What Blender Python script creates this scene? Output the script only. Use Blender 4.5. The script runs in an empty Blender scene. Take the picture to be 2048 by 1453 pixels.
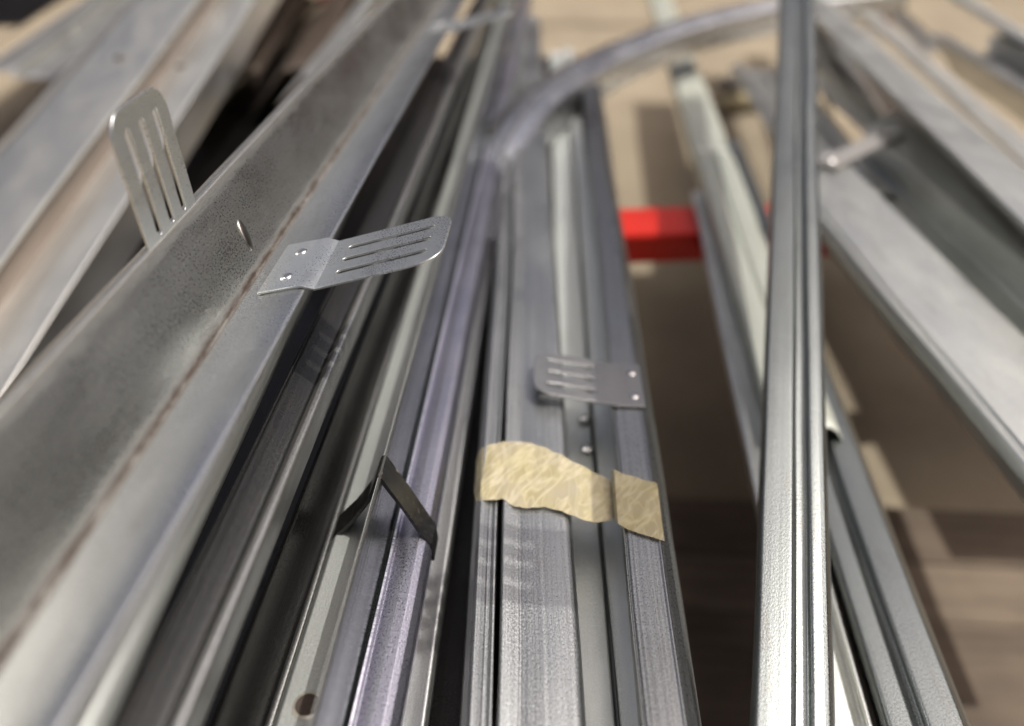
import bpy, bmesh, math, random
from mathutils import Vector, Matrix, noise
random.seed(7)
sc = bpy.context.scene

# ------------------------------------------------------------------ camera
PW, PH = 2048.0, 1453.0            # photograph size, for reading positions
F = 1600.0                         # focal length in photo pixels
VPX, VPY = 1145.0, -390.0          # where the stacked profiles run together
CAM_Z = 1.0
PITCH = math.atan((PH / 2 - VPY) / F)
YAW = math.atan((VPX - PW / 2) / F * math.cos(PITCH))
cd = bpy.data.cameras.new('camera'); cam = bpy.data.objects.new('camera', cd)
sc.collection.objects.link(cam); sc.camera = cam
cam.location = (0, 0, CAM_Z)
cam.rotation_euler = (math.pi / 2 - PITCH, 0, YAW)
cd.sensor_width = 36; cd.lens = F / PW * 36
cd.clip_start = 0.01; cd.clip_end = 200
cd.dof.use_dof = True; cd.dof.focus_distance = 0.50; cd.dof.aperture_fstop = 2.2
sc.render.resolution_x, sc.render.resolution_y = 1024, 726

# ------------------------------------------------------------------ light
SUN_TRAVEL = Vector((-0.44, -0.02, -1.0)).normalized()
w = bpy.data.worlds.new('World'); sc.world = w; w.use_nodes = True
nt = w.node_tree; nt.nodes.clear()
bg = nt.nodes.new('ShaderNodeBackground'); wo = nt.nodes.new('ShaderNodeOutputWorld')
sky = nt.nodes.new('ShaderNodeTexSky'); sky.sky_type = 'NISHITA'; sky.sun_disc = False
to_sun = -SUN_TRAVEL
sky.sun_elevation = math.asin(to_sun.z)
sky.sun_rotation = math.atan2(to_sun.x, to_sun.y)
sky.dust_density = 9.0; sky.ozone_density = 1.0; sky.air_density = 0.4
bg.inputs[1].default_value = 0.13
nt.links.new(sky.outputs[0], bg.inputs[0]); nt.links.new(bg.outputs[0], wo.inputs[0])
sd = bpy.data.lights.new('sun', 'SUN'); sd.energy = 3.0; sd.angle = math.radians(0.35); sd.color = (1.0, 0.96, 0.90)
sun = bpy.data.objects.new('sun', sd); sc.collection.objects.link(sun)
sun.rotation_euler = SUN_TRAVEL.to_track_quat('-Z', 'Y').to_euler()
sun.location = (2, -2, 4)
vs = sc.view_settings; vs.view_transform = 'Standard'; vs.look = 'None'; vs.exposure = 0.28; vs.gamma = 1.0
sc.cycles.use_denoising = True
sc.cycles.max_bounces = 5; sc.cycles.glossy_bounces = 4; sc.cycles.diffuse_bounces = 2
sc.cycles.use_adaptive_sampling = True; sc.cycles.adaptive_threshold = 0.02

# ------------------------------------------------------------------ helpers
CR = cam.rotation_euler.to_matrix()
def ray(px, py):
    v = Vector(((px - PW / 2) / F, (PH / 2 - py) / F, -1.0))
    return CR @ v
def U(px, py, h):
    """world point that lies h metres below the camera on the line of sight of a photo position"""
    d = ray(px, py); return Vector((0, 0, CAM_Z)) + d * (-h / d.z)
def proj(p):
    q = CR.transposed() @ (p - Vector((0, 0, CAM_Z)))
    return PW / 2 + F * q.x / -q.z, PH / 2 - F * q.y / -q.z

def link(o, parent=None):
    sc.collection.objects.link(o)
    if parent is not None:
        o.parent = parent
    return o
def tag(o, label=None, cat=None, group=None, kind=None):
    if label: o['label'] = label
    if cat: o['category'] = cat
    if group: o['group'] = group
    if kind: o['kind'] = kind
    return o
def mesh_obj(name, bm, mat, parent=None, smooth=35):
    me = bpy.data.meshes.new(name)
    bmesh.ops.recalc_face_normals(bm, faces=bm.faces)
    if smooth:
        for f in bm.faces: f.smooth = True
        for e in bm.edges:
            e.smooth = e.is_manifold and len(e.link_faces) == 2 and e.calc_face_angle(0) < math.radians(smooth)
    bm.to_mesh(me); bm.free()
    me.materials.append(mat)
    return link(bpy.data.objects.new(name, me), parent)

def fillet(pts, r, n=4):
    out = [pts[0]]
    for i in range(1, len(pts) - 1):
        a, b, c = Vector(pts[i - 1]), Vector(pts[i]), Vector(pts[i + 1])
        u, v = (a - b), (c - b); lu, lv = u.length, v.length
        if lu < 1e-6 or lv < 1e-6: continue
        u /= lu; v /= lv
        ang = u.angle(v)
        if ang > math.radians(172): out.append(pts[i]); continue
        t = min(r / math.tan(ang / 2), lu * 0.45, lv * 0.45)
        p, q = b + u * t, b + v * t
        for k in range(n + 1):
            s = k / n
            out.append(tuple((p * (1 - s) + b * s) * (1 - s) + (b * (1 - s) + q * s) * s))
    out.append(pts[-1]); return out
def offset(poly, t):
    res = []
    for i, p in enumerate(poly):
        p = Vector(p)
        d1 = (p - Vector(poly[i - 1])).normalized() if i else None
        d2 = (Vector(poly[i + 1]) - p).normalized() if i < len(poly) - 1 else None
        n1 = Vector((d1.y, -d1.x)) if d1 else None
        n2 = Vector((d2.y, -d2.x)) if d2 else None
        if n1 is None: n = n2
        elif n2 is None: n = n1
        else:
            n = n1 + n2
            n = n / max(0.4, n.length_squared / 2) if n.length > 1e-5 else n1
        res.append(tuple(p + n * t))
    return res

class Frame: pass
def frame(y0, pts, vp):
    fr = Frame()
    fr.t = ray(*vp).normalized()
    ref = pts[0]
    fr.o = U(ref[0], y0, ref[1])
    fr.r = fr.t.cross(Vector((0, 0, 1))).normalized()
    fr.u = fr.r.cross(fr.t)
    fr.sec = []
    for px, h in pts:
        p = U(px, y0, h) - fr.o
        fr.sec.append((p.dot(fr.r), p.dot(fr.u)))
    fr.m = Matrix((fr.r, fr.t, fr.u)).transposed().to_4x4()
    fr.m.translation = fr.o
    return fr
def s_at(fr, idx, py):
    """distance along the profile at which its edge idx stands at photo height py"""
    a, b = fr.sec[idx]; lo, hi = -3.0, 12.0
    base = fr.o + fr.r * a + fr.u * b
    best = None
    for k in range(4000):
        s = -0.6 + k * 0.002
        p = base + fr.t * s
        q = CR.transposed() @ (p - Vector((0, 0, CAM_Z)))
        if -q.z < 0.02: continue
        y = PH / 2 - F * q.y / -q.z
        if y <= py: return s
    return 3.0

def sheet(name, y0, pts, vp, mat, s0=-0.55, s1=2.2, t=0.0013, r=0.002, parent=None, root=True, seg=56, wob=0.0007, root_name=None, far_py=None, near_py=None, mitre=0.0, dent=1.0):
    fr = frame(y0, pts, vp)
    if far_py is not None: s1 = s_at(fr, 1, far_py)
    if near_py is not None: s0 = s_at(fr, 1, near_py)
    poly = fillet(fr.sec, r)
    under = offset(poly, t)
    arc = [0]
    for i in range(1, len(poly)): arc.append(arc[-1] + (Vector(poly[i]) - Vector(poly[i - 1])).length)
    ring = [(p, a) for p, a in zip(poly, arc)] + [(p, a) for p, a in zip(reversed(under), reversed(arc))]
    bm = bmesh.new(); uv = bm.loops.layers.uv.new('uv')
    rows = []; sd_ = random.random() * 50
    for k in range(seg + 1):
        y = s0 + (s1 - s0) * k / seg
        dx = noise.noise((sd_, y * 3.1, 0)) * wob * 3; dz = noise.noise((sd_, y * 4.3, 7)) * wob * 2
        rows.append([bm.verts.new((p[0] + dx + 0.0007 * dent * noise.noise((a * 18, y * 9, sd_ + 3)), y + (mitre * p[0] * max(0, (k - seg + 4) / 4) if mitre else 0), p[1] + dz + 0.0006 * dent * noise.noise((a * 22, y * 11, sd_)))) for p, a in ring])
    n = len(ring)
    us = [a for p, a in ring]
    for k in range(seg):
        ya = s0 + (s1 - s0) * k / seg; yb = s0 + (s1 - s0) * (k + 1) / seg
        for i in range(n):
            j = (i + 1) % n
            f = bm.faces.new((rows[k][i], rows[k][j], rows[k + 1][j], rows[k + 1][i]))
            for lp, (uu, vv) in zip(f.loops, ((us[i], ya), (us[j], ya), (us[j], yb), (us[i], yb))): lp[uv].uv = (uu, vv)
    m = len(poly)
    for row in (rows[0], rows[-1]):
        for i in range(m - 1):
            bm.faces.new((row[i], row[i + 1], row[n - 2 - i], row[n - 1 - i]))
    o = mesh_obj(name, bm, mat, None, 40)
    if root:
        e = bpy.data.objects.new(root_name or name, None); link(e); e.matrix_world = fr.m
        e.empty_display_size = 0.05
        o.parent = e
        fr.root = e
    else:
        o.parent = parent; fr.root = parent
        if parent is not None:
            o.matrix_local = parent.matrix_world.inverted() @ fr.m
    fr.body = o
    return fr

# ------------------------------------------------------------------ materials
def new_mat(name):
    m = bpy.data.materials.new(name); m.use_nodes = True
    return m, m.node_tree, m.node_tree.nodes['Principled BSDF']
def N(nt, typ, **kw):
    n = nt.nodes.new(typ)
    for k, v in kw.items(): setattr(n, k, v)
    return n
def mixc(nt, fac, a, b, blend='MIX'):
    n = N(nt, 'ShaderNodeMix', data_type='RGBA', blend_type=blend)
    for sock, v in ((n.inputs[0], fac), (n.inputs[6], a), (n.inputs[7], b)):
        if hasattr(v, 'is_linked'): nt.links.new(v, sock)
        else: sock.default_value = v if not isinstance(v, tuple) else (*v[:3], 1)
    return n.outputs[2]
def ramp(nt, src, a, b, lo=0.0, hi=1.0):
    n = N(nt, 'ShaderNodeMapRange'); n.clamp = True
    nt.links.new(src, n.inputs[0])
    n.inputs[1].default_value = a; n.inputs[2].default_value = b
    n.inputs[3].default_value = lo; n.inputs[4].default_value = hi
    return n.outputs[0]
def math_(nt, op, a, b=0.0):
    n = N(nt, 'ShaderNodeMath', operation=op)
    for i, v in enumerate((a, b)):
        if hasattr(v, 'is_linked'): nt.links.new(v, n.inputs[i])
        else: n.inputs[i].default_value = v
    return n.outputs[0]
def tex(nt, coord, scale, kind='NOISE', detail=4, rough=0.6, off=0.0):
    mp = N(nt, 'ShaderNodeMapping'); mp.inputs['Scale'].default_value = scale; mp.inputs['Location'].default_value = (off, off * 1.7, 0)
    nt.links.new(coord, mp.inputs[0])
    if kind == 'NOISE':
        n = N(nt, 'ShaderNodeTexNoise'); n.inputs['Scale'].default_value = 1; n.inputs['Detail'].default_value = detail; n.inputs['Roughness'].default_value = rough
    else:
        n = N(nt, 'ShaderNodeTexVoronoi'); n.inputs['Scale'].default_value = 1
    nt.links.new(mp.outputs[0], n.inputs[0])
    return n.outputs[0] if kind == 'NOISE' else n.outputs['Distance']

def steel(name, base=(0.46, 0.46, 0.45), rough=0.42, metal=0.9, tint=(0.42, 0.41, 0.47), speck=0.35, streak=0.5, rust=(), blotch=0.3, grime=0.15, off=None, bump=1.0, wear=0.55, lit_face=None):
    m, nt, p = new_mat(name)
    rough -= 0.05
    off = random.random() * 20 if off is None else off
    uvn = N(nt, 'ShaderNodeUVMap'); uvn.uv_map = 'uv'
    c = uvn.outputs[0]
    big = tex(nt, c, (24, 9, 1), detail=3, off=off)
    st = tex(nt, c, (520, 3, 1), detail=2, off=off + 3)
    fine = tex(nt, c, (950, 600, 1), detail=1, rough=0.7, off=off)
    dark = tuple(x * 0.45 for x in base); lite = tuple(min(0.9, x * 1.4) for x in base)
    col = mixc(nt, ramp(nt, big, 0.35, 0.68, 0, blotch + 0.35), base, tint)
    col = mixc(nt, ramp(nt, st, 0.54, 0.72, 0, streak * 0.55), col, dark)
    col = mixc(nt, ramp(nt, st, 0.46, 0.28, 0, streak * 0.5), col, lite)
    if lit_face:  # paler colour past a fold, standing in for a brighter-lit face
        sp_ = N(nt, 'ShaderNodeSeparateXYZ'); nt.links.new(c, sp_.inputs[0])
        bf = ramp(nt, sp_.outputs[0], lit_face[0] - 0.0008, lit_face[0] + 0.0008, 0, 0.92)
        col = mixc(nt, bf, col, mixc(nt, ramp(nt, big, 0.40, 0.62), lit_face[1], tuple(x * 0.72 for x in lit_face[1])))
    patch = ramp(nt, big, 0.38, 0.60, 0.25, 1.0)
    col = mixc(nt, math_(nt, 'MULTIPLY', ramp(nt, fine, 0.52, 0.70, 0, speck), patch), col, lite)
    col = mixc(nt, math_(nt, 'MULTIPLY', ramp(nt, fine, 0.46, 0.32, 0, speck), patch), col, dark)
    ln = tex(nt, c, (1500, 1.1, 1), detail=1, off=off + 8)
    col = mixc(nt, ramp(nt, ln, 0.60, 0.72, 0, streak * 0.6), col, lite)
    col = mixc(nt, ramp(nt, ln, 0.38, 0.26, 0, streak * 0.6), col, dark)
    if grime:
        gr = tex(nt, c, (75, 16, 1), detail=4, rough=0.75, off=off + 9)
        col = mixc(nt, ramp(nt, gr, 0.55, 0.74, 0, grime), col, (0.14, 0.115, 0.09))
    geo = N(nt, 'ShaderNodeNewGeometry')
    col = mixc(nt, ramp(nt, geo.outputs['Pointiness'], 0.515, 0.56, 0, wear), col, tuple(min(0.92, x * 1.7 + 0.08) for x in base))
    scr = tex(nt, c, (34, 210, 1), detail=1, rough=0.5, off=off + 6)
    col = mixc(nt, ramp(nt, math_(nt, 'ABSOLUTE', math_(nt, 'SUBTRACT', scr, 0.5)), 0.006, 0.0, 0, 0.30), col, lite)
    met = metal; rg = ramp(nt, fine, 0.3, 0.7, rough - 0.07, rough + 0.09)
    rg = math_(nt, 'ADD', rg, ramp(nt, big, 0.3, 0.7, -0.06, 0.08))
    if rust:
        rustf = None
        sep = N(nt, 'ShaderNodeSeparateXYZ'); nt.links.new(c, sep.inputs[0])
        jag = tex(nt, c, (160, 40, 1), detail=4, rough=0.75, off=off + 2)
        for u0, wdt, amt in rust:
            dist = math_(nt, 'ABSOLUTE', math_(nt, 'SUBTRACT', sep.outputs[0], u0))
            dist = math_(nt, 'ADD', dist, math_(nt, 'MULTIPLY', math_(nt, 'SUBTRACT', jag, 0.5), wdt * 1.6))
            f = ramp(nt, dist, wdt, 0.0, 0, amt)
            rustf = f if rustf is None else math_(nt, 'MAXIMUM', rustf, f)
        spots = tex(nt, c, (420, 300, 1), detail=2, rough=0.8, off=off + 11)
        spots = ramp(nt, spots, 0.60, 0.70, 0, 0.38)
        spots = math_(nt, 'MULTIPLY', spots, ramp(nt, big, 0.50, 0.36, 0, 1))
        rustf = math_(nt, 'MAXIMUM', rustf, spots)
        rc = mixc(nt, jag, (0.030, 0.019, 0.015), (0.075, 0.047, 0.034))
        col = mixc(nt, rustf, col, rc)
        met = math_(nt, 'MULTIPLY', math_(nt, 'SUBTRACT', 1.0, math_(nt, 'MULTIPLY', rustf, 0.35)), metal)
        rg = math_(nt, 'ADD', rg, math_(nt, 'MULTIPLY', rustf, 0.3))
        nt.links.new(met, p.inputs['Metallic'])
    else:
        p.inputs['Metallic'].default_value = metal
    nt.links.new(col, p.inputs['Base Color']); nt.links.new(rg, p.inputs['Roughness'])
    dent = tex(nt, c, (30, 8, 1), detail=0, off=off + 4)
    grain = tex(nt, c, (950, 600, 1), detail=0, off=off)
    bsum = math_(nt, 'ADD', math_(nt, 'MULTIPLY', grain, 0.00006 * bump), math_(nt, 'MULTIPLY', dent, 0.0012))
    drawn = tex(nt, c, (430, 2.0, 1), detail=0, off=off + 3)
    bsum = math_(nt, 'ADD', bsum, math_(nt, 'MULTIPLY', drawn, 0.00022 * streak))
    b = N(nt, 'ShaderNodeBump'); b.inputs['Strength'].default_value = 1.0
    b.inputs['Distance'].default_value = 1.0
    nt.links.new(bsum, b.inputs['Height']); nt.links.new(b.outputs[0], p.inputs['Normal'])
    return m

def plain(name, col, rough=0.6, metal=0.0, col2=None, scale=60, bump=0.0):
    m, nt, p = new_mat(name)
    tc = N(nt, 'ShaderNodeTexCoord')
    nz = tex(nt, tc.outputs['Object'], (scale,) * 3, detail=6, rough=0.65)
    c = mixc(nt, ramp(nt, nz, 0.3, 0.7), col, col2 or tuple(x * 0.6 for x in col))
    nt.links.new(c, p.inputs['Base Color'])
    p.inputs['Roughness'].default_value = rough; p.inputs['Metallic'].default_value = metal
    if bump:
        b = N(nt, 'ShaderNodeBump'); b.inputs['Strength'].default_value = 1.0; b.inputs['Distance'].default_value = bump
        nt.links.new(nz, b.inputs['Height']); nt.links.new(b.outputs[0], p.inputs['Normal'])
    return m

M = {}
# ------------------------------------------------------------------ ground
GROUND_H = 0.95
gz = CAM_Z - GROUND_H
m, nt_, p_ = new_mat('tan_concrete')
tc = N(nt_, 'ShaderNodeTexCoord')
a1 = tex(nt_, tc.outputs['Object'], (3.6, 3.6, 3.6), detail=5); a2 = tex(nt_, tc.outputs['Object'], (60, 60, 60), detail=4)
cc = mixc(nt_, ramp(nt_, a1, 0.3, 0.7), (0.29, 0.242, 0.168), (0.19, 0.155, 0.108))
cc = mixc(nt_, ramp(nt_, a2, 0.35, 0.7, 0, 0.4), cc, (0.33, 0.28, 0.20))
nt_.links.new(cc, p_.inputs['Base Color']); p_.inputs['Roughness'].default_value = 0.85
bm = bmesh.new()
bmesh.ops.create_grid(bm, x_segments=1, y_segments=1, size=40)
g = mesh_obj('ground', bm, m, None, 0); g.location = (0, 0, gz - 0.03); tag(g, kind='structure')
# timber planks laid across under the rack, colour darkened for the shade, each a piece of the floor
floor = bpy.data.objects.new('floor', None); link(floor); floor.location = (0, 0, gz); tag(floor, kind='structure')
PL = []
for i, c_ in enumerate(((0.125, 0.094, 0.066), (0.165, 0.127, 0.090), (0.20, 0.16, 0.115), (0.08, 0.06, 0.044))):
    m, nt_, p_ = new_mat('shaded_timber' + ('', '_mid', '_pale', '_black')[i])
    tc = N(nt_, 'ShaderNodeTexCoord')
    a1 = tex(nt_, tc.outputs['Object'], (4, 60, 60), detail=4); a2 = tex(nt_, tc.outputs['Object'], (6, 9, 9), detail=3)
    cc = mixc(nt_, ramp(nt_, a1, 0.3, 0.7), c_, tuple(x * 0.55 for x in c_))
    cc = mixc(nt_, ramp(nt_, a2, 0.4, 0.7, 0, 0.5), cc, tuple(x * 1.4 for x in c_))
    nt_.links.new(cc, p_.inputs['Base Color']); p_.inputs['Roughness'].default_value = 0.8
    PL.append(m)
def box_bm(x0, x1, y0, y1, z0, z1, bev=0.003):
    bm = bmesh.new(); bmesh.ops.create_cube(bm, size=1)
    bmesh.ops.scale(bm, vec=(x1 - x0, y1 - y0, z1 - z0), verts=bm.verts)
    bmesh.ops.translate(bm, vec=((x0 + x1) / 2, (y0 + y1) / 2, (z0 + z1) / 2), verts=bm.verts)
    if bev: bmesh.ops.bevel(bm, geom=bm.edges[:], offset=bev, segments=2, affect='EDGES')
    return bm
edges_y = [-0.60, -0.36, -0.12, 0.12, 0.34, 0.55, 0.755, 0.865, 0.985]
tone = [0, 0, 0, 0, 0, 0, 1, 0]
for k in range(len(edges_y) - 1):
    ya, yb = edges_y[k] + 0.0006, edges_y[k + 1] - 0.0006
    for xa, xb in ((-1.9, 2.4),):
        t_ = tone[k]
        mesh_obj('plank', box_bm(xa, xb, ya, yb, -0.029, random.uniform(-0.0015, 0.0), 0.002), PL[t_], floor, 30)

# added walls, out of view: they keep low sky light off the stack
m, nt_, p_ = new_mat('dark_blocker')
tc = N(nt_, 'ShaderNodeTexCoord'); a1 = tex(nt_, tc.outputs['Object'], (1.5, 1.5, 1.5), detail=4)
cc = mixc(nt_, ramp(nt_, a1, 0.3, 0.7), (0.075, 0.07, 0.062), (0.05, 0.046, 0.042)); nt_.links.new(cc, p_.inputs['Base Color']); p_.inputs['Roughness'].default_value = 0.8
for nm, x0, x1, y0, y1, z1 in (('blocker_back', -7.0, 7.0, 6.5, 6.7, 2.9), ('blocker_left', -5.2, -5.0, -3.0, 6.4, 2.3), ('blocker_right', 6.0, 6.2, -3.0, 6.4, 5.0)):
    w_ = mesh_obj(nm, box_bm(x0, x1, y0, y1, 0.0, z1, 0.0), m, None, 0); w_.location = (0, 0, gz - 0.03); tag(w_, kind='structure')

# ------------------------------------------------------------------ rack
m, nt_, p_ = new_mat('red_enamel')
tc = N(nt_, 'ShaderNodeTexCoord'); a1 = tex(nt_, tc.outputs['Object'], (9, 9, 9), detail=5); a2 = tex(nt_, tc.outputs['Object'], (38, 38, 38), detail=4, rough=0.7)
cc = mixc(nt_, ramp(nt_, a1, 0.35, 0.7), (0.50, 0.016, 0.006), (0.36, 0.011, 0.005))
cc = mixc(nt_, ramp(nt_, a2, 0.66, 0.69, 0, 0.9), cc, (0.10, 0.045, 0.03))
nt_.links.new(cc, p_.inputs['Base Color']); p_.inputs['Roughness'].default_value = 0.4
M['red'] = m
rack = bpy.data.objects.new('storage_rack', None); link(rack); rack.location = (0.2, 1.108, gz)
tag(rack, 'bright red painted rack beam crossing under the steel profiles', 'rack')
bt = GROUND_H - 0.525
lb = mesh_obj('beam', box_bm(-0.38, 1.20, 0.0, 0.10, bt - 0.047, bt), M['red'], rack); lb.rotation_euler = (0, 0, math.radians(8)); lb.location = (0, -0.005, 0)
for x in (-0.36, 1.16):
    pp = mesh_obj('foot', box_bm(x, x + 0.03, 0.03, 0.07, 0.0, bt - 0.0475, 0.002), M['red'], rack); pp.rotation_euler = (0, 0, math.radians(8)); pp.location = (0, -0.005, 0)

# ------------------------------------------------------------------ steel kinds
M['hero'] = steel('weathered_steel', (0.60, 0.61, 0.575), 0.34, 0.98, (0.42, 0.425, 0.40), speck=0.22, streak=0.12, blotch=0.5, grime=0.28, lit_face=(0.0825, (0.56, 0.572, 0.57)),  # flange paler: zinc finish plus brighter light put into the colour
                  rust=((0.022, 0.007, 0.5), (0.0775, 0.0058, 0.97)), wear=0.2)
M['galv'] = steel('galvanised_steel', (0.47, 0.475, 0.455), 0.36, 0.93, (0.36, 0.365, 0.36), speck=0.35, streak=0.45, grime=0.3)
M['pale_strip'] = steel('pale_green_zinc', (0.44, 0.462, 0.405), 0.5, 0.45, (0.37, 0.392, 0.345), speck=0.2, streak=0.1)
M['galv_pale'] = steel('pale_zinc_steel', (0.60, 0.61, 0.575), 0.42, 0.96, (0.43, 0.442, 0.415), speck=0.4, streak=0.2, grime=0.3, blotch=0.5)
M['mill'] = steel('mill_finish_steel', (0.41, 0.425, 0.42), 0.40, 0.97, (0.28, 0.288, 0.295), speck=0.5, streak=0.9, grime=0.2)
M['dark'] = steel('shade_black_steel', (0.022, 0.021, 0.02), 0.36, 0.85, (0.013, 0.012, 0.012), speck=0.3, streak=0.4, grime=0.0, wear=0.12)  # near black, standing in for shade between the profiles
M['gun'] = steel('gunmetal_steel', (0.075, 0.076, 0.075), 0.38, 0.9, (0.05, 0.05, 0.05), speck=0.45, streak=0.6, grime=0.25, lit_face=(0.0625, (0.48, 0.485, 0.48)))  # pale rim paints in its highlight
M['pink'] = steel('warm_zinc_steel', (0.57, 0.57, 0.525), 0.44, 0.97, (0.45, 0.45, 0.415), speck=0.2, streak=0.2)
M['tab'] = steel('bright_zinc_plate', (0.66, 0.685, 0.67), 0.36, 0.93, (0.50, 0.525, 0.52), speck=0.15, streak=0.05, grime=0.3, wear=0.0)
M['tab_dull'] = steel('dull_zinc_plate', (0.34, 0.34, 0.335), 0.40, 0.97, (0.27, 0.27, 0.265), speck=0.4, streak=0.05, wear=0.0)
M['violet'] = steel('violet_tinged_steel', (0.44, 0.435, 0.50), 0.36, 0.97, (0.32, 0.315, 0.375), speck=0.35, streak=0.15)
M['track'] = steel('dull_zinc_track', (0.21, 0.225, 0.222), 0.38, 0.98, (0.15, 0.162, 0.16), speck=0.2, streak=0.2, grime=0.3)
M['brown'] = steel('dark_brown_steel', (0.15, 0.12, 0.098), 0.45, 0.8, (0.11, 0.088, 0.07), speck=0.2, streak=0.2)
M['fin'] = steel('dark_fin_steel', (0.24, 0.262, 0.25), 0.22, 0.98, (0.17, 0.187, 0.178), speck=0.25, streak=0.8, rust=((0.0005, 0.0018, 0.8),))
M['zinc'] = steel('matte_zinc_steel', (0.48, 0.505, 0.48), 0.5, 0.7, (0.39, 0.413, 0.395), speck=0.35, streak=0.15, grime=0.15)
M['grey'] = steel('mid_grey_steel', (0.34, 0.352, 0.345), 0.36, 0.96, (0.23, 0.237, 0.24), speck=0.5, streak=0.9, grime=0.3)
M['arc'] = steel('bright_bent_steel', (0.60, 0.605, 0.62), 0.30, 0.97, (0.48, 0.483, 0.50), speck=0.2, streak=0.4)
M['slot'] = plain('pressed_steel', (0.22, 0.21, 0.19), 0.28, 0.95, (0.14, 0.13, 0.12), 200)
M['rivet'] = plain('rivet_steel', (0.72, 0.71, 0.68), 0.22, 1.0, (0.6, 0.6, 0.58), 300)

# ------------------------------------------------------------------ anchor tabs
TW, TL, BL, JG = 0.064, 0.080, 0.028, 0.007
def tab_mesh(base_len=BL, tab_len=TL, width=TW, bend=0.0, jog=0.0022):
    """flat plate with three long slots; local x = length, y = width, z = up"""
    bm = bmesh.new(); uv = bm.loops.layers.uv.new('uv')
    x0 = JG; x1 = JG + tab_len; hw = width / 2; R = 0.015
    loop = [(x0, -hw)]
    for cx, cy, a0 in ((x1 - R, -hw + R, -90), (x1 - R, hw - R, 0)):
        for k in range(7):
            a = math.radians(a0 + k * 15); loop.append((cx + R * math.cos(a), cy + R * math.sin(a)))
    loop.append((x0, hw))
    edges = []
    def addloop(lp):
        vs_ = [bm.verts.new((x, y, 0)) for x, y in lp]
        es = [bm.edges.new((vs_[i], vs_[(i + 1) % len(vs_)])) for i in range(len(vs_))]
        edges.extend(es); return vs_
    ov = addloop(loop)
    sw = 0.0026
    for cy in (-0.0165, 0.0, 0.0165):
        lp = []
        sa, sb = x0 + 0.013, x1 - 0.013
        for cx, a0 in ((sb, -90), (sa, 90)):
            for k in range(7):
                a = math.radians(a0 + k * 30); lp.append((cx + sw * math.cos(a), cy + sw * math.sin(a)))
        addloop(lp)
    bmesh.ops.triangle_fill(bm, use_beauty=True, use_dissolve=False, edges=edges)
    sb_, cb_ = math.sin(bend), math.cos(bend)
    for v in bm.verts:
        d = v.co.x - JG
        v.co.x = JG + d * cb_; v.co.z = -jog + d * sb_
    a, b = ov[0], ov[-1]
    c = bm.verts.new((0, hw, 0)); d = bm.verts.new((0, -hw, 0))
    e = bm.verts.new((-base_len, hw, 0)); f = bm.verts.new((-base_len, -hw, 0))
    bm.faces.new((a, b, c, d)); bm.faces.new((d, c, e, f))
    for fc in bm.faces:
        for lp in fc.loops: lp[uv].uv = (lp.vert.co.x, lp.vert.co.y)
    return bm
def rivet_bm(r=0.0042, h=0.0016):
    bm = bmesh.new()
    bmesh.ops.create_uvsphere(bm, u_segments=16, v_segments=8, radius=1)
    bmesh.ops.scale(bm, vec=(r, r, h), verts=bm.verts)
    return bm
def add_tab(parent, origin, ex, ey, ez, bend, label=None, jog=0.0036, rivets=True, base_len=BL, tab_len=TL, width=TW, mat='tab'):
    o = mesh_obj('anchor_tab', tab_mesh(base_len, tab_len, width, bend, jog), M[mat], None, 30)
    mt = Matrix((ex, ey, ez)).transposed().to_4x4(); mt.translation = origin
    o.parent = parent; o.matrix_local = parent.matrix_world.inverted() @ mt
    s = o.modifiers.new('thick', 'SOLIDIFY'); s.thickness = 0.0015; s.offset = 0
    b = o.modifiers.new('edge', 'BEVEL'); b.width = 0.0003; b.segments = 2; b.limit_method = 'ANGLE'
    if label: o['label'] = label
    if rivets:
        for yy in (-0.0165, 0.0165):
            r_ = mesh_obj('rivet', rivet_bm(), M['rivet'], None, 60)
            r_.parent = o; r_.location = (-0.014, yy, 0.0006)
    return o

# ------------------------------------------------------------------ the big weathered channel
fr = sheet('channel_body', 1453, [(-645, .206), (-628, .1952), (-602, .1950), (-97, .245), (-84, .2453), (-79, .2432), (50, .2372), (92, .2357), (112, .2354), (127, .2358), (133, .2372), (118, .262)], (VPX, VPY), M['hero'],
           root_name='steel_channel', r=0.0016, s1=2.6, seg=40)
hero = fr.root
tag(hero, 'big weathered steel channel with rusty crease, slotted tabs riveted on, over the other profiles', 'steel channel')
ex = (U(131, 1453, .2345) - U(-79, 1453, .2432)); ex.y = 0; ex.normalize()
Yv = fr.t.copy(); ez = ex.cross(Yv).normalized()
def tab_on_hero(py, label=None):
    # fold line of the tab lies along the outer edge of the flange
    base = U(131, 1453, .2345); 
    s = 0
    for k in range(3000):
        p = base + Yv * (k * 0.001)
        if proj(p)[1] <= py: s = k * 0.001; break
    p = base + Yv * s
    return add_tab(hero, p - ex * 0.003 + ez * 0.0016, ex, Yv, ez, math.radians(4), label)
tab_on_hero(527, 'bright slotted tab projecting sideways with two rivets')
tab_on_hero(52)
# upright tab on the far side of the channel wall
wl = U(-602, 1453, .195)
py_ = 445
for k in range(3000):
    p = wl + Yv * (k * 0.001)
    if proj(p)[1] <= py_: break
add_tab(hero, p + Vector((0.0, -0.004, -0.016)), Vector((-0.05, 0, 1)).normalized(), Yv, Vector((1, 0, 0.05)).normalized(), 0.0, 'upright slotted tab standing behind the channel edge', jog=0.0, base_len=0.03, rivets=False)
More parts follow.
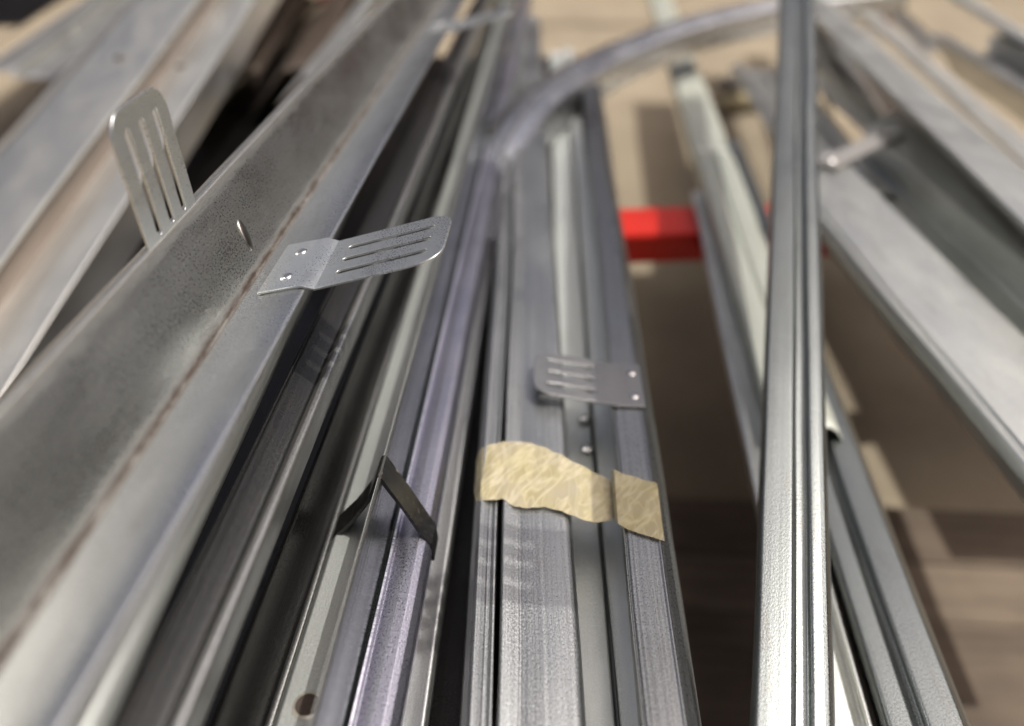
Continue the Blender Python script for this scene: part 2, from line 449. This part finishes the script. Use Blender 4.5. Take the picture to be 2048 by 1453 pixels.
# pressed slot in the wall, a low bump coloured dark like a shaded recess
wn = (U(-97, 1453, .245) - U(-602, 1453, .195)); wn.y = 0; wn.normalize()
nrm = Yv.cross(wn); nrm = nrm if nrm.x > 0 else -nrm
d0 = ray(490, 470); c0 = Vector((0, 0, CAM_Z)); q0 = U(-97, 1453, .245)
pt = c0 + d0 * ((q0 - c0).dot(nrm) / d0.dot(nrm))
d1 = ray(476, 438); pa = c0 + d1 * ((q0 - c0).dot(nrm) / d1.dot(nrm)); d1 = ray(505, 503); pb = c0 + d1 * ((q0 - c0).dot(nrm) / d1.dot(nrm))
ax = (pb - pa); L = ax.length; ax.normalize(); ay = nrm.cross(ax).normalized()
bm = bmesh.new(); bmesh.ops.create_uvsphere(bm, u_segments=24, v_segments=12, radius=1)
bmesh.ops.scale(bm, vec=(L / 2, 0.0042, 0.0016), verts=bm.verts)
o = mesh_obj('pressed_slot', bm, M['slot'], None, 60)
mt = Matrix((ax, ay, nrm)).transposed().to_4x4(); mt.translation = pt
o.parent = hero; o.matrix_local = hero.matrix_world.inverted() @ mt

# ------------------------------------------------------------------ profiles beneath it
def prof(name, label, y0, pts, vp, mat, cat='steel profile', body='sheet_body', **kw):
    fr = sheet(body, y0, pts, vp, M[mat], root_name=name, **kw)
    tag(fr.root, label, cat); return fr
prof('steel_box_profile', 'pale rounded steel profile tucked directly under the big weathered channel', 1453,
     [(20, .275), (30, .264), (150, .264), (200, .268), (222, .278), (229, .300), (229, .34)], (1066, VPY), 'zinc', r=0.006)
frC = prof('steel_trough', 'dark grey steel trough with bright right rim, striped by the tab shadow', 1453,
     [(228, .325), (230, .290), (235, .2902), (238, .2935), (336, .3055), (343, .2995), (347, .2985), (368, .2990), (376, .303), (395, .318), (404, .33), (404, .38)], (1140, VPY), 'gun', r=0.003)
prof('steel_angle', 'shade-black steel angle with thin bright rim beside the dark trough', 1453,
     [(420, .40), (425, .362), (434, .3695), (437, .372), (530, .4265)], (1140, VPY), 'dark', r=0.001)  # wall coloured black for the shadowed recess
prof('steel_strip', 'narrow shiny steel strip along the left of the taped fin profile', 1453,
     [(526, .46), (529, .427), (533, .424), (543, .424), (546, .428), (546, .46)], (1130, VPY), 'galv', r=0.002)

# fin profile: two angles back to back
VD = (1128, VPY)
D1 = prof('steel_angle', 'pale zinc angle with a round hole, left half of the strapped fin', 1453,
     [(543, .44), (549, .408), (553, .405), (688, .405), (618, .3505)], VD, 'zinc', r=0.0015, wob=0.0, dent=0.1)
prof('fin_plate', 'dark upright steel plate standing as the fin under the strap', 1453,
     [(625, .3500), (696.5, .404), (703, .4035)], VD, 'fin', r=0.0008, wob=0.0, dent=0.1)
D2 = prof('steel_angle', 'violet tinged steel angle lying right of the strapped fin', 1453,
     [(702.5, .398), (704, .4045), (709, .4062), (718, .4052), (740, .4038), (764, .4038), (781, .4060), (794, .4105), (801, .4165), (806, .46)], (1133, VPY), 'violet', r=0.0022, wob=0.0, dent=0.4)
prof('steel_profile', 'blurred pale grey profile low beside the black gap, right of the fin', 1453,
     [(770, .50), (790, .462), (845, .452), (853, .458), (857, .53)], (1114, VPY), 'galv_pale', r=0.004)

# added lower layer, coloured black so the gaps read as shade
prof('steel_channel', 'added shade-black channel low in the gap between weathered channel and dark trough', 1453,
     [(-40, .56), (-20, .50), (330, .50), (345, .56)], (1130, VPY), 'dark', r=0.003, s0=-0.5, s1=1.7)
prof('steel_channel', 'added shade-black channel low in the gap beside the strapped fin', 1453,
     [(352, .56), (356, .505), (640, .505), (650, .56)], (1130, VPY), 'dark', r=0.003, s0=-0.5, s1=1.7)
prof('steel_channel', 'added shade-black channel low in the dark gap left of the slit channels', 1453,
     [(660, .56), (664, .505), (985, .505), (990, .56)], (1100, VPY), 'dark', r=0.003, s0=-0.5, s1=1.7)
prof('steel_channel', 'added shade-black channel low under the slit channels and the sunk channel', 1453,
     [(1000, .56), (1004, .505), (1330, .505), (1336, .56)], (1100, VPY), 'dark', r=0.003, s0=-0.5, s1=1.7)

# hole in the zinc angle, a dark disc painting its shaded depth
pz = U(615, 1412, .405)
bm = bmesh.new(); bmesh.ops.create_cone(bm, cap_ends=True, segments=24, radius1=0.0068, radius2=0.0066, depth=0.0012)
hole = mesh_obj('screw_hole', bm, plain('hole_dark', (0.035, 0.026, 0.02), 0.8, 0.1, (0.06, 0.04, 0.03), 400), None, 30)
bm = bmesh.new(); v0 = []; v1 = []
for k in range(28):
    a = k / 28 * math.tau; ro = 0.0084 + 0.0011 * noise.noise((math.cos(a) * 2, math.sin(a) * 2, 5))
    v0.append(bm.verts.new((0.0067 * math.cos(a), 0.0067 * math.sin(a), 0.0009))); v1.append(bm.verts.new((ro * math.cos(a), ro * math.sin(a), 0.0)))
for k in range(28): bm.faces.new((v0[k], v1[k], v1[(k + 1) % 28], v0[(k + 1) % 28]))
mesh_obj('hole_rim', bm, plain('bare_rim', (0.75, 0.72, 0.60), 0.4, 0.6, (0.5, 0.47, 0.4), 500), hole, 60)
hole.parent = D1.root; hole.matrix_local = D1.root.matrix_world.inverted() @ Matrix.Translation(pz + Vector((0, 0, 0.0002)))

# ------------------------------------------------------------------ centre profiles
VH = (1052, VPY)
H1 = prof('steel_channel', 'narrow steel channel with bright rounded edge, left of the thin black slit', 1453,
     [(921, .48), (925, .418), (932, .4065), (939, .4028), (943, .4028), (961, .4053), (964, .4062), (973, .4062), (978, .4050), (984, .4055), (986, .44)], VH, 'mill', r=0.004, s1=1.75)
H2 = prof('steel_channel', 'broad steel channel striped by shadow, right of the thin black slit', 1453,
     [(991, .44), (992, .405), (995, .4022), (1001, .4023), (1034, .4056), (1038, .4062), (1044, .406), (1100, .406), (1150, .4062), (1164, .408), (1169, .413), (1171, .47)], VH, 'mill', r=0.004, s1=1.75)
I1 = prof('steel_channel', 'pale bluish channel sunk between the two taped channels', 1453,
     [(1130, .46), (1140, .455), (1229, .455), (1232, .475), (1238, .475), (1240, .447), (1246, .446), (1300, .446)], (1088, VPY), 'zinc', r=0.002, s1=1.6)
J1 = prof('steel_channel', 'dark steel channel carrying a folded slotted tab, beside the open ground', 1453,
     [(1276, .46), (1279, .409), (1284, .4045), (1289, .4065), (1293, .4055), (1366, .4055), (1372, .4048), (1394, .410), (1401, .415), (1404, .47)], (1112, VPY), 'grey', r=0.0025, far_py=165)
# tab folded back over the sunk channel
tj = J1.t; exj = -J1.r
pj = U(1232, 773, .4055)
exj2 = (exj + Vector((0, 0, 0.0))).normalized(); ezj = Vector((0, 0, 1)); eyj = ezj.cross(exj2)
add_tab(J1.root, pj + Vector((0, 0, .0016)), exj2, eyj, ezj, math.radians(10), 'slotted tab folded across the neighbouring channels', jog=-0.0015, tab_len=0.064, width=0.060, base_len=0.022, mat='tab_dull')
# screws in the sunk channel
for px, py in ((1169, 838), (1175, 897)):
    s_ = mesh_obj('screw_head', rivet_bm(0.006, 0.003), M['rivet'], None, 60)
    s_.parent = I1.root; s_.matrix_local = I1.root.matrix_world.inverted() @ Matrix.Translation(U(px, py, .452))

# ------------------------------------------------------------------ leaning profile and right-hand stack
prof('steel_track', 'ribbed steel track leaning upright over the red beam, alone on the bare ground', 1453,
     [(1498, .475), (1502, .431), (1509, .4255), (1540, .4250), (1574, .4245), (1580, .4245), (1588, .434), (1616, .434), (1622, .4260), (1648, .4262), (1660, .4270), (1667, .432), (1669, .475)],
     (1600, -1037), 'track', r=0.002, s1=1.5, s0=-0.3)
prof('steel_track', 'grey steel track low on the ground side, with a light rounded left rib', 1453,
     [(1752, .56), (1762, .51), (1775, .5), (1826, .5), (1836, .507), (1848, .507), (1855, .5), (1928, .5), (1937, .505), (1940, .56)], (1219, VPY), 'track', r=0.004, s1=1.1)
prof('steel_track', 'cream sunlit steel track beside the light rounded rib, half behind the leaning track', 1453,
     [(1600, .55), (1606, .514), (1710, .512), (1716, .521), (1730, .521), (1735, .513), (1748, .513), (1752, .55)], (1219, VPY), 'galv_pale', r=0.003, s1=0.9)
frN = prof('steel_channel', 'large pale open channel with screwed end bar, dark inside', 450,
     [(1614, .50), (1630, .433), (1656, .4215), (1663, .4245), (1671, .4215), (1818, .42), (1822, .4215), (1749, .47), (1871, .47), (1955, .4215), (1959, .42), (2100, .42), (2110, .426), (2116, .47)],
     (962, VPY), 'galv_pale', r=0.0025, s0=-1.2, far_py=345, mitre=1.05)
# end bar with two screws
ea, eb = U(1662, 322, .412), U(1788, 263, .412)
exb = (eb - ea); Lb = exb.length; exb.normalize(); eyb = Vector((0, 0, 1)).cross(exb)
mt = Matrix((exb, eyb, Vector((0, 0, 1)))).transposed().to_4x4(); mt.translation = ea
bar = mesh_obj('end_bar', box_bm(-0.014, Lb + 0.014, -0.017, 0.017, -0.007, -0.001, 0.001), plain('end_bar_steel', (0.42, 0.405, 0.385), 0.5, 0.9, (0.34, 0.33, 0.31), 80), None)
bar.parent = frN.root; bar.matrix_local = frN.root.matrix_world.inverted() @ mt
for x in (0, Lb):
    s_ = mesh_obj('screw_head', rivet_bm(0.008, 0.004), M['rivet'], bar, 60); s_.location = (x, 0, -0.001)
prof('steel_profile', 'blurred broad pale profile crossing over the large open channel', 250,
     [(1834, .41), (1842, .366), (1850, .36), (1930, .36), (1942, .366), (1948, .41)], (1200, VPY), 'galv_pale', r=0.004, s0=-1.1, s1=2.0)
prof('steel_profile', 'blurred grey profile with shaded flank in the upper right corner', 150,
     [(1905, .52), (1992, .43), (1999, .427), (2026, .427), (2030, .43), (1955, .47), (2046, .47), (2130, .43), (2136, .427), (2170, .427), (2176, .47)], (1110, VPY), 'galv', r=0.003, s0=-1.1, far_py=70)
prof('steel_profile', 'thin light edged profile cutting the extreme upper right corner', 50,
     [(1975, .44), (1988, .405), (2004, .40), (2020, .40), (2030, .44)], (1300, VPY), 'galv_pale', r=0.003, s0=-1.1, s1=1.5)
prof('steel_channel', 'dull grey channel lying behind the leaning track, past the red beam', 250,
     [(1528, .50), (1533, .465), (1560, .46), (1566, .475), (1640, .475), (1646, .46), (1670, .46), (1676, .50)], (1145, VPY), 'galv', r=0.003, near_py=390, far_py=130)
prof('steel_profile', 'tan grey profile between the broad pale one and the corner channel', 250,
     [(1955, .46), (1962, .433), (1968, .43), (2010, .43), (2018, .45)], (1260, VPY), 'pink', r=0.003, s0=-1.1, s1=1.8)
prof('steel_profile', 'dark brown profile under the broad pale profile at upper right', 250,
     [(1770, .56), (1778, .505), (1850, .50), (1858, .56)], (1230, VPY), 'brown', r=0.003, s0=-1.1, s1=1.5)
prof('steel_channel', 'dull open channel half hidden behind the leaning track top', 120,
     [(1615, .52), (1622, .482), (1640, .478), (1645, .50), (1672, .50), (1678, .478), (1700, .478), (1708, .52)], (1400, VPY), 'galv', r=0.003, s0=-0.5, s1=1.6)
prof('steel_profile', 'grey profile lying across beyond the corner channel', 60,
     [(1800, .52), (1806, .485), (1846, .48), (1852, .52)], (1350, VPY), 'galv', r=0.003, s0=-0.4, s1=1.6)
prof('steel_profile', 'short grey tan profile running on behind the screwed end bar', 230,
     [(1690, .47), (1700, .432), (1708, .43), (1760, .43), (1768, .47)], (1010, VPY), 'pink', r=0.003, near_py=262, far_py=105)
prof('steel_strip', 'far pale green strip running on under the bent frame', 200,
     [(1350, .53), (1355, .504), (1361, .5), (1411, .5), (1418, .505), (1421, .53)], (1190, VPY), 'pale_strip', r=0.003, near_py=400, s1=1.3)
prof('steel_strip', 'pale green strip crossing the end of the red beam, next to the leaning track', 450,
     [(1424, .51), (1430, .487), (1436, .484), (1464, .484), (1468, .488), (1474, .488), (1478, .484), (1510, .484), (1517, .489), (1521, .51)], (1190, VPY), 'pale_strip', r=0.003, s0=-0.5, far_py=300)

# ------------------------------------------------------------------ upper left stack
A1 = prof('steel_profile', 'wide pinkish pale profile, upper of two, left of the dark stripe', 400,
     [(-104, .46), (-86, .402), (-76, .397), (93, .397), (98, .399), (102, .405)], (1100, -934), 'pink', r=0.003, s0=-0.5, s1=2.4)
prof('steel_strip', 'dark stripe of shade-coloured steel between the two wide pinkish profiles', 400,
     [(92, .4035), (103, .4035), (160, .4275)], (1100, -934), 'brown', r=0.002, s0=-0.5, s1=2.4)  # the riser's shade is put into its dark colour
A2 = prof('steel_profile', 'pinkish pale profile, lower of two, right behind the upright tab', 400,
     [(150, .4245), (158, .424), (254, .424), (262, .428), (330, .47)], (1100, -934), 'pink', r=0.003, s0=-0.5, s1=2.4)
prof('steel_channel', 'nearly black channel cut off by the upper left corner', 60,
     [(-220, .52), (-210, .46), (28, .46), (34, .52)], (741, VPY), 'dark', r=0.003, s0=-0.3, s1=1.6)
for A_, idx, px, py in ((A1, 3, 240, 115), (A2, 2, 362, 131)):
    s_ = mesh_obj('screw_head', rivet_bm(0.009, 0.004), M['dark'] and plain('dark_hole_dot', (0.16, 0.14, 0.13), 0.5, 0.6), None, 60)  # dark raised heads drawn where the faces have holes
    # sits on the face of the profile
    best = None
    a, b = A_.sec[idx]; a2, b2 = A_.sec[idx - 1]
    for u_ in [i / 20 for i in range(21)]:
        base = A_.o + A_.r * (a + (a2 - a) * u_) + A_.u * (b + (b2 - b) * u_)
        for k in range(300):
            p = base + A_.t * (k * 0.006)
            q = proj(p); e = (q[0] - px) ** 2 + (q[1] - py) ** 2
            if best is None or e < best[0]: best = (e, p)
    s_.parent = A_.root; s_.matrix_local = A_.root.matrix_world.inverted() @ Matrix.Translation(best[1])
prof('steel_profile', 'tan edged grey profile at the far upper left corner', 100,
     [(18, .47), (30, .424), (38, .42), (84, .42), (92, .431), (172, .436), (184, .50)], (741, VPY), 'pink', r=0.003, s0=-0.4, s1=1.8)
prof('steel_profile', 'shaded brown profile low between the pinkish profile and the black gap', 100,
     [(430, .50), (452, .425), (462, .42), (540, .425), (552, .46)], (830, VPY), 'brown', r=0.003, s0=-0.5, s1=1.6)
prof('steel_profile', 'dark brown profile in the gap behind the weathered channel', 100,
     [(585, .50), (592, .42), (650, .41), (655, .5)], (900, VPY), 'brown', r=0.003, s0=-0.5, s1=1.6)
prof('steel_strip', 'light grey strip peeking out along the upper edge of the weathered channel', 100,
     [(640, .34), (648, .305), (654, .30), (680, .30), (690, .34)], (1030, VPY), 'galv_pale', r=0.003, s0=-0.3, s1=1.8)

prof('steel_channel', 'added shade-black channel deep in the gap behind the weathered channel', 400,
     [(235, .62), (245, .53), (520, .53), (530, .62)], (1050, VPY), 'dark', r=0.003, s0=-0.7, s1=1.5)  # added to close the gap; shade put into its black
prof('steel_channel', 'added shade-black channel deep under the wide pinkish profile', 400,
     [(-160, .62), (-150, .53), (230, .53), (234, .62)], (1050, VPY), 'dark', r=0.003, s0=-0.7, s1=1.5)  # added to hide lit ground; black stands in for shade

# ------------------------------------------------------------------ bent frame
def bent(name, label, pix, h, width, mat):
    cps = [U(x, y, hh) for (x, y), hh in zip(pix, h)]
    # smooth the path
    path = []
    n = len(cps)
    for i in range(n - 1):
        p0, p1, p2, p3 = cps[max(i - 1, 0)], cps[i], cps[i + 1], cps[min(i + 2, n - 1)]
        for k in range(8):
            t = k / 8
            path.append(0.5 * ((2 * p1) + (p2 - p0) * t + (2 * p0 - 5 * p1 + 4 * p2 - p3) * t * t + (3 * p1 - p0 - 3 * p2 + p3) * t ** 3))
    path.append(cps[-1])
    sec = fillet([(-width / 2, -0.03), (-width / 2, -0.006), (-width * 0.2, 0.004), (width * 0.05, 0.006), (width * 0.12, -0.001), (width * 0.4, -0.004), (width / 2, -0.010), (width / 2, -0.062)], 0.003)
    und = offset(sec, 0.0015); ring = sec + und[::-1]
    arc = [0.0]
    for i in range(1, len(sec)): arc.append(arc[-1] + (Vector(sec[i]) - Vector(sec[i - 1])).length)
    arc = arc + arc[::-1]
    bm = bmesh.new(); uv = bm.loops.layers.uv.new('uv'); rows = []; vv = [0.0]
    o0 = path[0]
    for i, p in enumerate(path):
        kw_ = 0.55 + 0.45 * min(1.0, i / 26)
        tt = (path[min(i + 1, len(path) - 1)] - path[max(i - 1, 0)]); tt.z = 0; tt.normalize()
        rr = tt.cross(Vector((0, 0, 1)))
        rows.append([bm.verts.new(p - o0 + rr * (a * kw_) + Vector((0, 0, b))) for a, b in ring])
        if i: vv.append(vv[-1] + (p - path[i - 1]).length)
    n = len(ring)
    for k in range(len(rows) - 1):
        for i in range(n):
            j = (i + 1) % n
            f = bm.faces.new((rows[k][i], rows[k][j], rows[k + 1][j], rows[k + 1][i]))
            for lp, (a, b) in zip(f.loops, ((arc[i], vv[k]), (arc[j], vv[k]), (arc[j], vv[k + 1]), (arc[i], vv[k + 1]))): lp[uv].uv = (a, b)
    m_ = len(sec)
    for row in (rows[0], rows[-1]):
        for i in range(m_ - 1): bm.faces.new((row[i], row[i + 1], row[n - 2 - i], row[n - 1 - i]))
    o = mesh_obj(name, bm, M[mat], None, 40); o.location = o0
    return o
arch = bent('bent_frame', 'violet grey steel frame bent in an arc across the top', [(936, 600), (966, 430), (990, 325), (1020, 258), (1078, 186), (1160, 130), (1270, 78), (1410, 32), (1590, -4), (1800, -28)],
            [.478, .44, .408, .393, .385, .385, .385, .385, .385, .385], 0.072, 'arc')
tag(arch, cat='bent frame', label='violet grey steel frame bent in an arc across the top')

# ------------------------------------------------------------------ added unseen tier overhead, holding the channel whose tab casts stripes
UT = 1.245
mesh_obj('added_upper_beam', box_bm(-1.5, 1.5, 3.5, 3.6, UT - gz - 0.06, UT - gz - 0.012), M['red'], rack)
mesh_obj('added_rear_beam', box_bm(-1.5, 1.5, -2.0, -1.9, UT - gz - 0.06, UT - gz - 0.012), M['red'], rack)
for x in (-1.53, 1.501):
    mesh_obj('added_post', box_bm(x, x + 0.029, -2.0, -1.91, 0.0, UT - gz + 0.1), M['red'], rack)
    mesh_obj('added_post', box_bm(x, x + 0.029, 3.5, 3.59, 0.0, UT - gz + 0.1), M['red'], rack)
bm = bmesh.new(); uvl = bm.loops.layers.uv.new('uv')
secu = fillet([(-0.026, -0.012), (-0.026, 0), (0.026, 0), (0.026, -0.012)], 0.002); undu = offset(secu, 0.0014); ringu = secu + undu[::-1]
rws = [[bm.verts.new((a, y, b)) for a, b in ringu] for y in (-1.1, 4.75)]
for i in range(len(ringu)):
    j = (i + 1) % len(ringu); f = bm.faces.new((rws[0][i], rws[0][j], rws[1][j], rws[1][i]))
    for lp in f.loops: lp[uvl].uv = (lp.vert.co.x, lp.vert.co.y)
for row in rws:
    for i in range(len(secu) - 1): bm.faces.new((row[i], row[i + 1], row[-2 - i], row[-1 - i]))
upc = bpy.data.objects.new('steel_channel', None); link(upc); upc.location = (0.345, 0.0, UT)
tag(upc, 'unseen steel channel overhead on the added rack tier', 'steel channel')
mesh_obj('sheet_body', bm, M['galv'], upc, 40)
bpy.context.view_layer.update()
add_tab(upc, Vector((0.296, 0.365, UT + 0.001)), Vector((-1, 0, 0)), Vector((0, -1, 0)), Vector((0, 0, 1)), 0.0, jog=0.002)

# ------------------------------------------------------------------ strap round the fin
m, nt_, p_ = new_mat('black_strapping')
tc = N(nt_, 'ShaderNodeTexCoord')
nz = tex(nt_, tc.outputs['Object'], (120, 900, 300), detail=4); nz2 = tex(nt_, tc.outputs['Object'], (90, 60, 90), detail=3)
cc = mixc(nt_, ramp(nt_, nz, 0.55, 0.70, 0, 0.8), (0.010, 0.010, 0.010), (0.07, 0.063, 0.056))
cc = mixc(nt_, ramp(nt_, nz2, 0.62, 0.66, 0, 0.7), cc, (0.24, 0.21, 0.17))
nt_.links.new(cc, p_.inputs['Base Color']); p_.inputs['Roughness'].default_value = 0.28; p_.inputs['Metallic'].default_value = 0.0
M['strap'] = m
yS = U(620, 1453, .351); 
for k in range(3000):
    p = yS + D1.t * (k * 0.0005)
    if proj(p)[1] <= 936: break
o0 = p.copy()
def on_sec(frm, idx, extra=(0, 0)):
    a, b = frm.sec[idx]; q = frm.o + frm.r * a + frm.u * b
    # slide to the strap's station
    s = (o0 - q).dot(D1.t); q = q + frm.t * (s / frm.t.dot(D1.t)); return q
rr = D1.r
L1 = on_sec(D1, 1); R1 = on_sec(D2, 7); top = o0
l2 = ((L1 - o0).dot(rr) - 0.001, (L1 - o0).z); r2 = ((R1 - o0).dot(rr) + 0.001, (R1 - o0).z)
pts = [(l2[0] - 0.0005, l2[1] - 0.035), (l2[0], l2[1]), (l2[0] * 0.62, l2[1] * 0.72), (l2[0] * 0.25, l2[1] * 0.34), (-0.0016, 0.0006), (0.0016, 0.0008), (r2[0] * 0.5, r2[1] * 0.50), (r2[0] * 0.92, r2[1] * 0.93), (r2[0], r2[1]), (r2[0] + 0.0008, r2[1] - 0.016)]
sec = fillet(pts, 0.0025, 5)
und = offset(sec, 0.0024); ring = sec + und[::-1]
bm = bmesh.new(); rows = []
for k in range(7):
    y = -0.010 + 0.021 * k / 6
    rows.append([bm.verts.new(rr * a + D1.t * (y + 0.0025 * noise.noise((a * 40, b * 40, 3))) + Vector((0, 0, b + 0.0006 * noise.noise((a * 60, y * 200, 1))))) for a, b in ring])
n = len(ring)
for k in range(6):
    for i in range(n):
        j = (i + 1) % n; bm.faces.new((rows[k][i], rows[k][j], rows[k + 1][j], rows[k + 1][i]))
for row in (rows[0], rows[-1]):
    for i in range(len(sec) - 1): bm.faces.new((row[i], row[i + 1], row[n - 2 - i], row[n - 1 - i]))
st = mesh_obj('binding_strap', bm, M['strap'], None, 50); st.location = o0
tag(st, 'black binding strap pulled over the fin in a peak', 'strap')

# ------------------------------------------------------------------ masking tape
m, nt_, p_ = new_mat('masking_tape')
tc = N(nt_, 'ShaderNodeTexCoord')
mp_ = N(nt_, 'ShaderNodeMapping'); mp_.inputs['Rotation'].default_value = (0, 0, 0.6); nt_.links.new(tc.outputs['Object'], mp_.inputs[0])
nz = tex(nt_, mp_.outputs[0], (95, 22, 60), detail=2); nz2 = tex(nt_, tc.outputs['Object'], (45, 45, 45), detail=4)
nz3 = tex(nt_, tc.outputs['Object'], (130, 40, 60), detail=1, off=4)
cr = math_(nt_, 'ABSOLUTE', math_(nt_, 'SUBTRACT', nz, 0.5)); cr = ramp(nt_, cr, 0.0, 0.07, 1, 0)
cr3 = math_(nt_, 'ABSOLUTE', math_(nt_, 'SUBTRACT', nz3, 0.5)); cr3 = ramp(nt_, cr3, 0.0, 0.06, 0.6, 0)
crs = math_(nt_, 'MAXIMUM', cr, cr3)
cc = mixc(nt_, ramp(nt_, nz2, 0.35, 0.65), (0.47, 0.415, 0.285), (0.46, 0.40, 0.21))
cc = mixc(nt_, math_(nt_, 'MULTIPLY', crs, 0.22), cc, (0.62, 0.58, 0.46))
nt_.links.new(cc, p_.inputs['Base Color']); p_.inputs['Roughness'].default_value = 0.36
nt_.links.new(math_(nt_, 'ADD', 0.56, math_(nt_, 'MULTIPLY', crs, 0.3)), p_.inputs['Alpha'])
b_ = N(nt_, 'ShaderNodeBump'); b_.inputs['Distance'].default_value = 0.00022; b_.inputs['Strength'].default_value = 1.0
nt_.links.new(crs, b_.inputs['Height']); nt_.links.new(b_.outputs[0], p_.inputs['Normal'])
M['tape'] = m
def tape(name, label, cols, amp=0.0008, seed=0):
    """cols: (px, upper py, lower py, h) across the tape; follows what it sticks to"""
    bm = bmesh.new(); rows = []; nn = 12
    def lerp(a, b, t): return tuple(x + (y - x) * t for x, y in zip(a, b))
    fine = []
    for i in range(len(cols) - 1):
        for k in range(8): fine.append(lerp(cols[i], cols[i + 1], k / 8))
    fine.append(cols[-1])
    o0 = U(cols[0][0], cols[0][1], cols[0][3])
    for ci, c in enumerate(fine):
        edge = min(1, min(ci, len(fine) - 1 - ci) / 2)
        row = []
        for k in range(nn + 1):
            t = k / nn
            xs = c[0] + (c[4] if len(c) > 4 else 0) * t
            y = c[1] + (c[2] - c[1]) * t + 2 * noise.noise((c[0] * 0.05, t * 3, seed)) * (1 if k in (0, nn) else 0)
            p = U(xs, y, c[3])
            wr = amp * (noise.noise((c[0] * 0.045 + t * 1.1, t * 1.0 + seed, seed)) + 0.5 * (0.5 - abs(noise.noise((c[0] * 0.06 - t * 1.6, t * 0.8, seed + 4)))) - 0.2)
            p.z += 0.0012 + max(wr, -0.0005)
            row.append(bm.verts.new(p - o0))
        rows.append(row)
    for i in range(len(rows) - 1):
        for k in range(nn): bm.faces.new((rows[i][k], rows[i + 1][k], rows[i + 1][k + 1], rows[i][k + 1]))
    o = mesh_obj(name, bm, M['tape'], None, 60); o.location = o0
    s = o.modifiers.new('thick', 'SOLIDIFY'); s.thickness = 0.0003
    tag(o, label, 'tape'); return o

tape('masking_tape', 'crumpled masking tape wrapped over the two slit channels', [
    (953, 925, 985, .43, -5), (957, 905, 1003, .412, -6), (966, 897, 1005, .4045, -6), (985, 890, 1002, .4035, -6), (1010, 886, 1002, .4035, -4), (1030, 886, 1016, .4035, 0), (1060, 889, 1018, .404, 0),
    (1090, 897, 1017, .404, 2), (1120, 912, 1025, .404, 4), (1150, 928, 1040, .405, 6), (1180, 943, 1046, .412, 6), (1205, 956, 1046, .414, 6), (1218, 962, 1044, .416, 5), (1228, 975, 1035, .419, 2)], 0.0018, 2)
tape('masking_tape', 'flat masking tape band across the dark tabbed channel', [
    (1222, 945, 1045, .415, 6), (1228, 943, 1050, .4045, 8), (1240, 948, 1058, .404, 8), (1270, 957, 1070, .404, 10), (1300, 966, 1080, .404, 12), (1314, 970, 1084, .406, 14), (1318, 974, 1086, .415, 14)], 0.0005, 9)

# ------------------------------------------------------------------ scraps on the ground
M['yellow'] = plain('yellowed_board', (0.42, 0.36, 0.22), 0.7, 0.0, (0.33, 0.28, 0.17), 30)
def board(name, label, cat, px, py, size, rz, mat):
    p = U(px, py, GROUND_H - 0.0)
    o = mesh_obj(name, box_bm(-size[0] / 2, size[0] / 2, -size[1] / 2, size[1] / 2, 0.001, size[2], 0.004), mat)
    o.location = (p.x, p.y, gz + 0.002); o.rotation_euler = (0, 0, rz); tag(o, label, cat); return o
board('wood_offcut', 'yellowish offcut lying on the ground behind the leaning track', 'offcut', 1505, 205, (0.32, 0.09, 0.03), 0.5, M['yellow'])
board('steel_offcut', 'grey metal offcut on the ground above the yellowish one', 'offcut', 1490, 165, (0.26, 0.12, 0.02), 0.8, plain('grey_scrap', (0.3, 0.29, 0.27), 0.5, 0.6, scale=40))
board('cross_piece', 'short pale cross piece lying beyond the screwed end bar', 'cross piece', 1690, 88, (0.3, 0.08, 0.04), 0.25, plain('cross_piece_zinc', (0.5, 0.49, 0.46), 0.5, 0.5, scale=40))
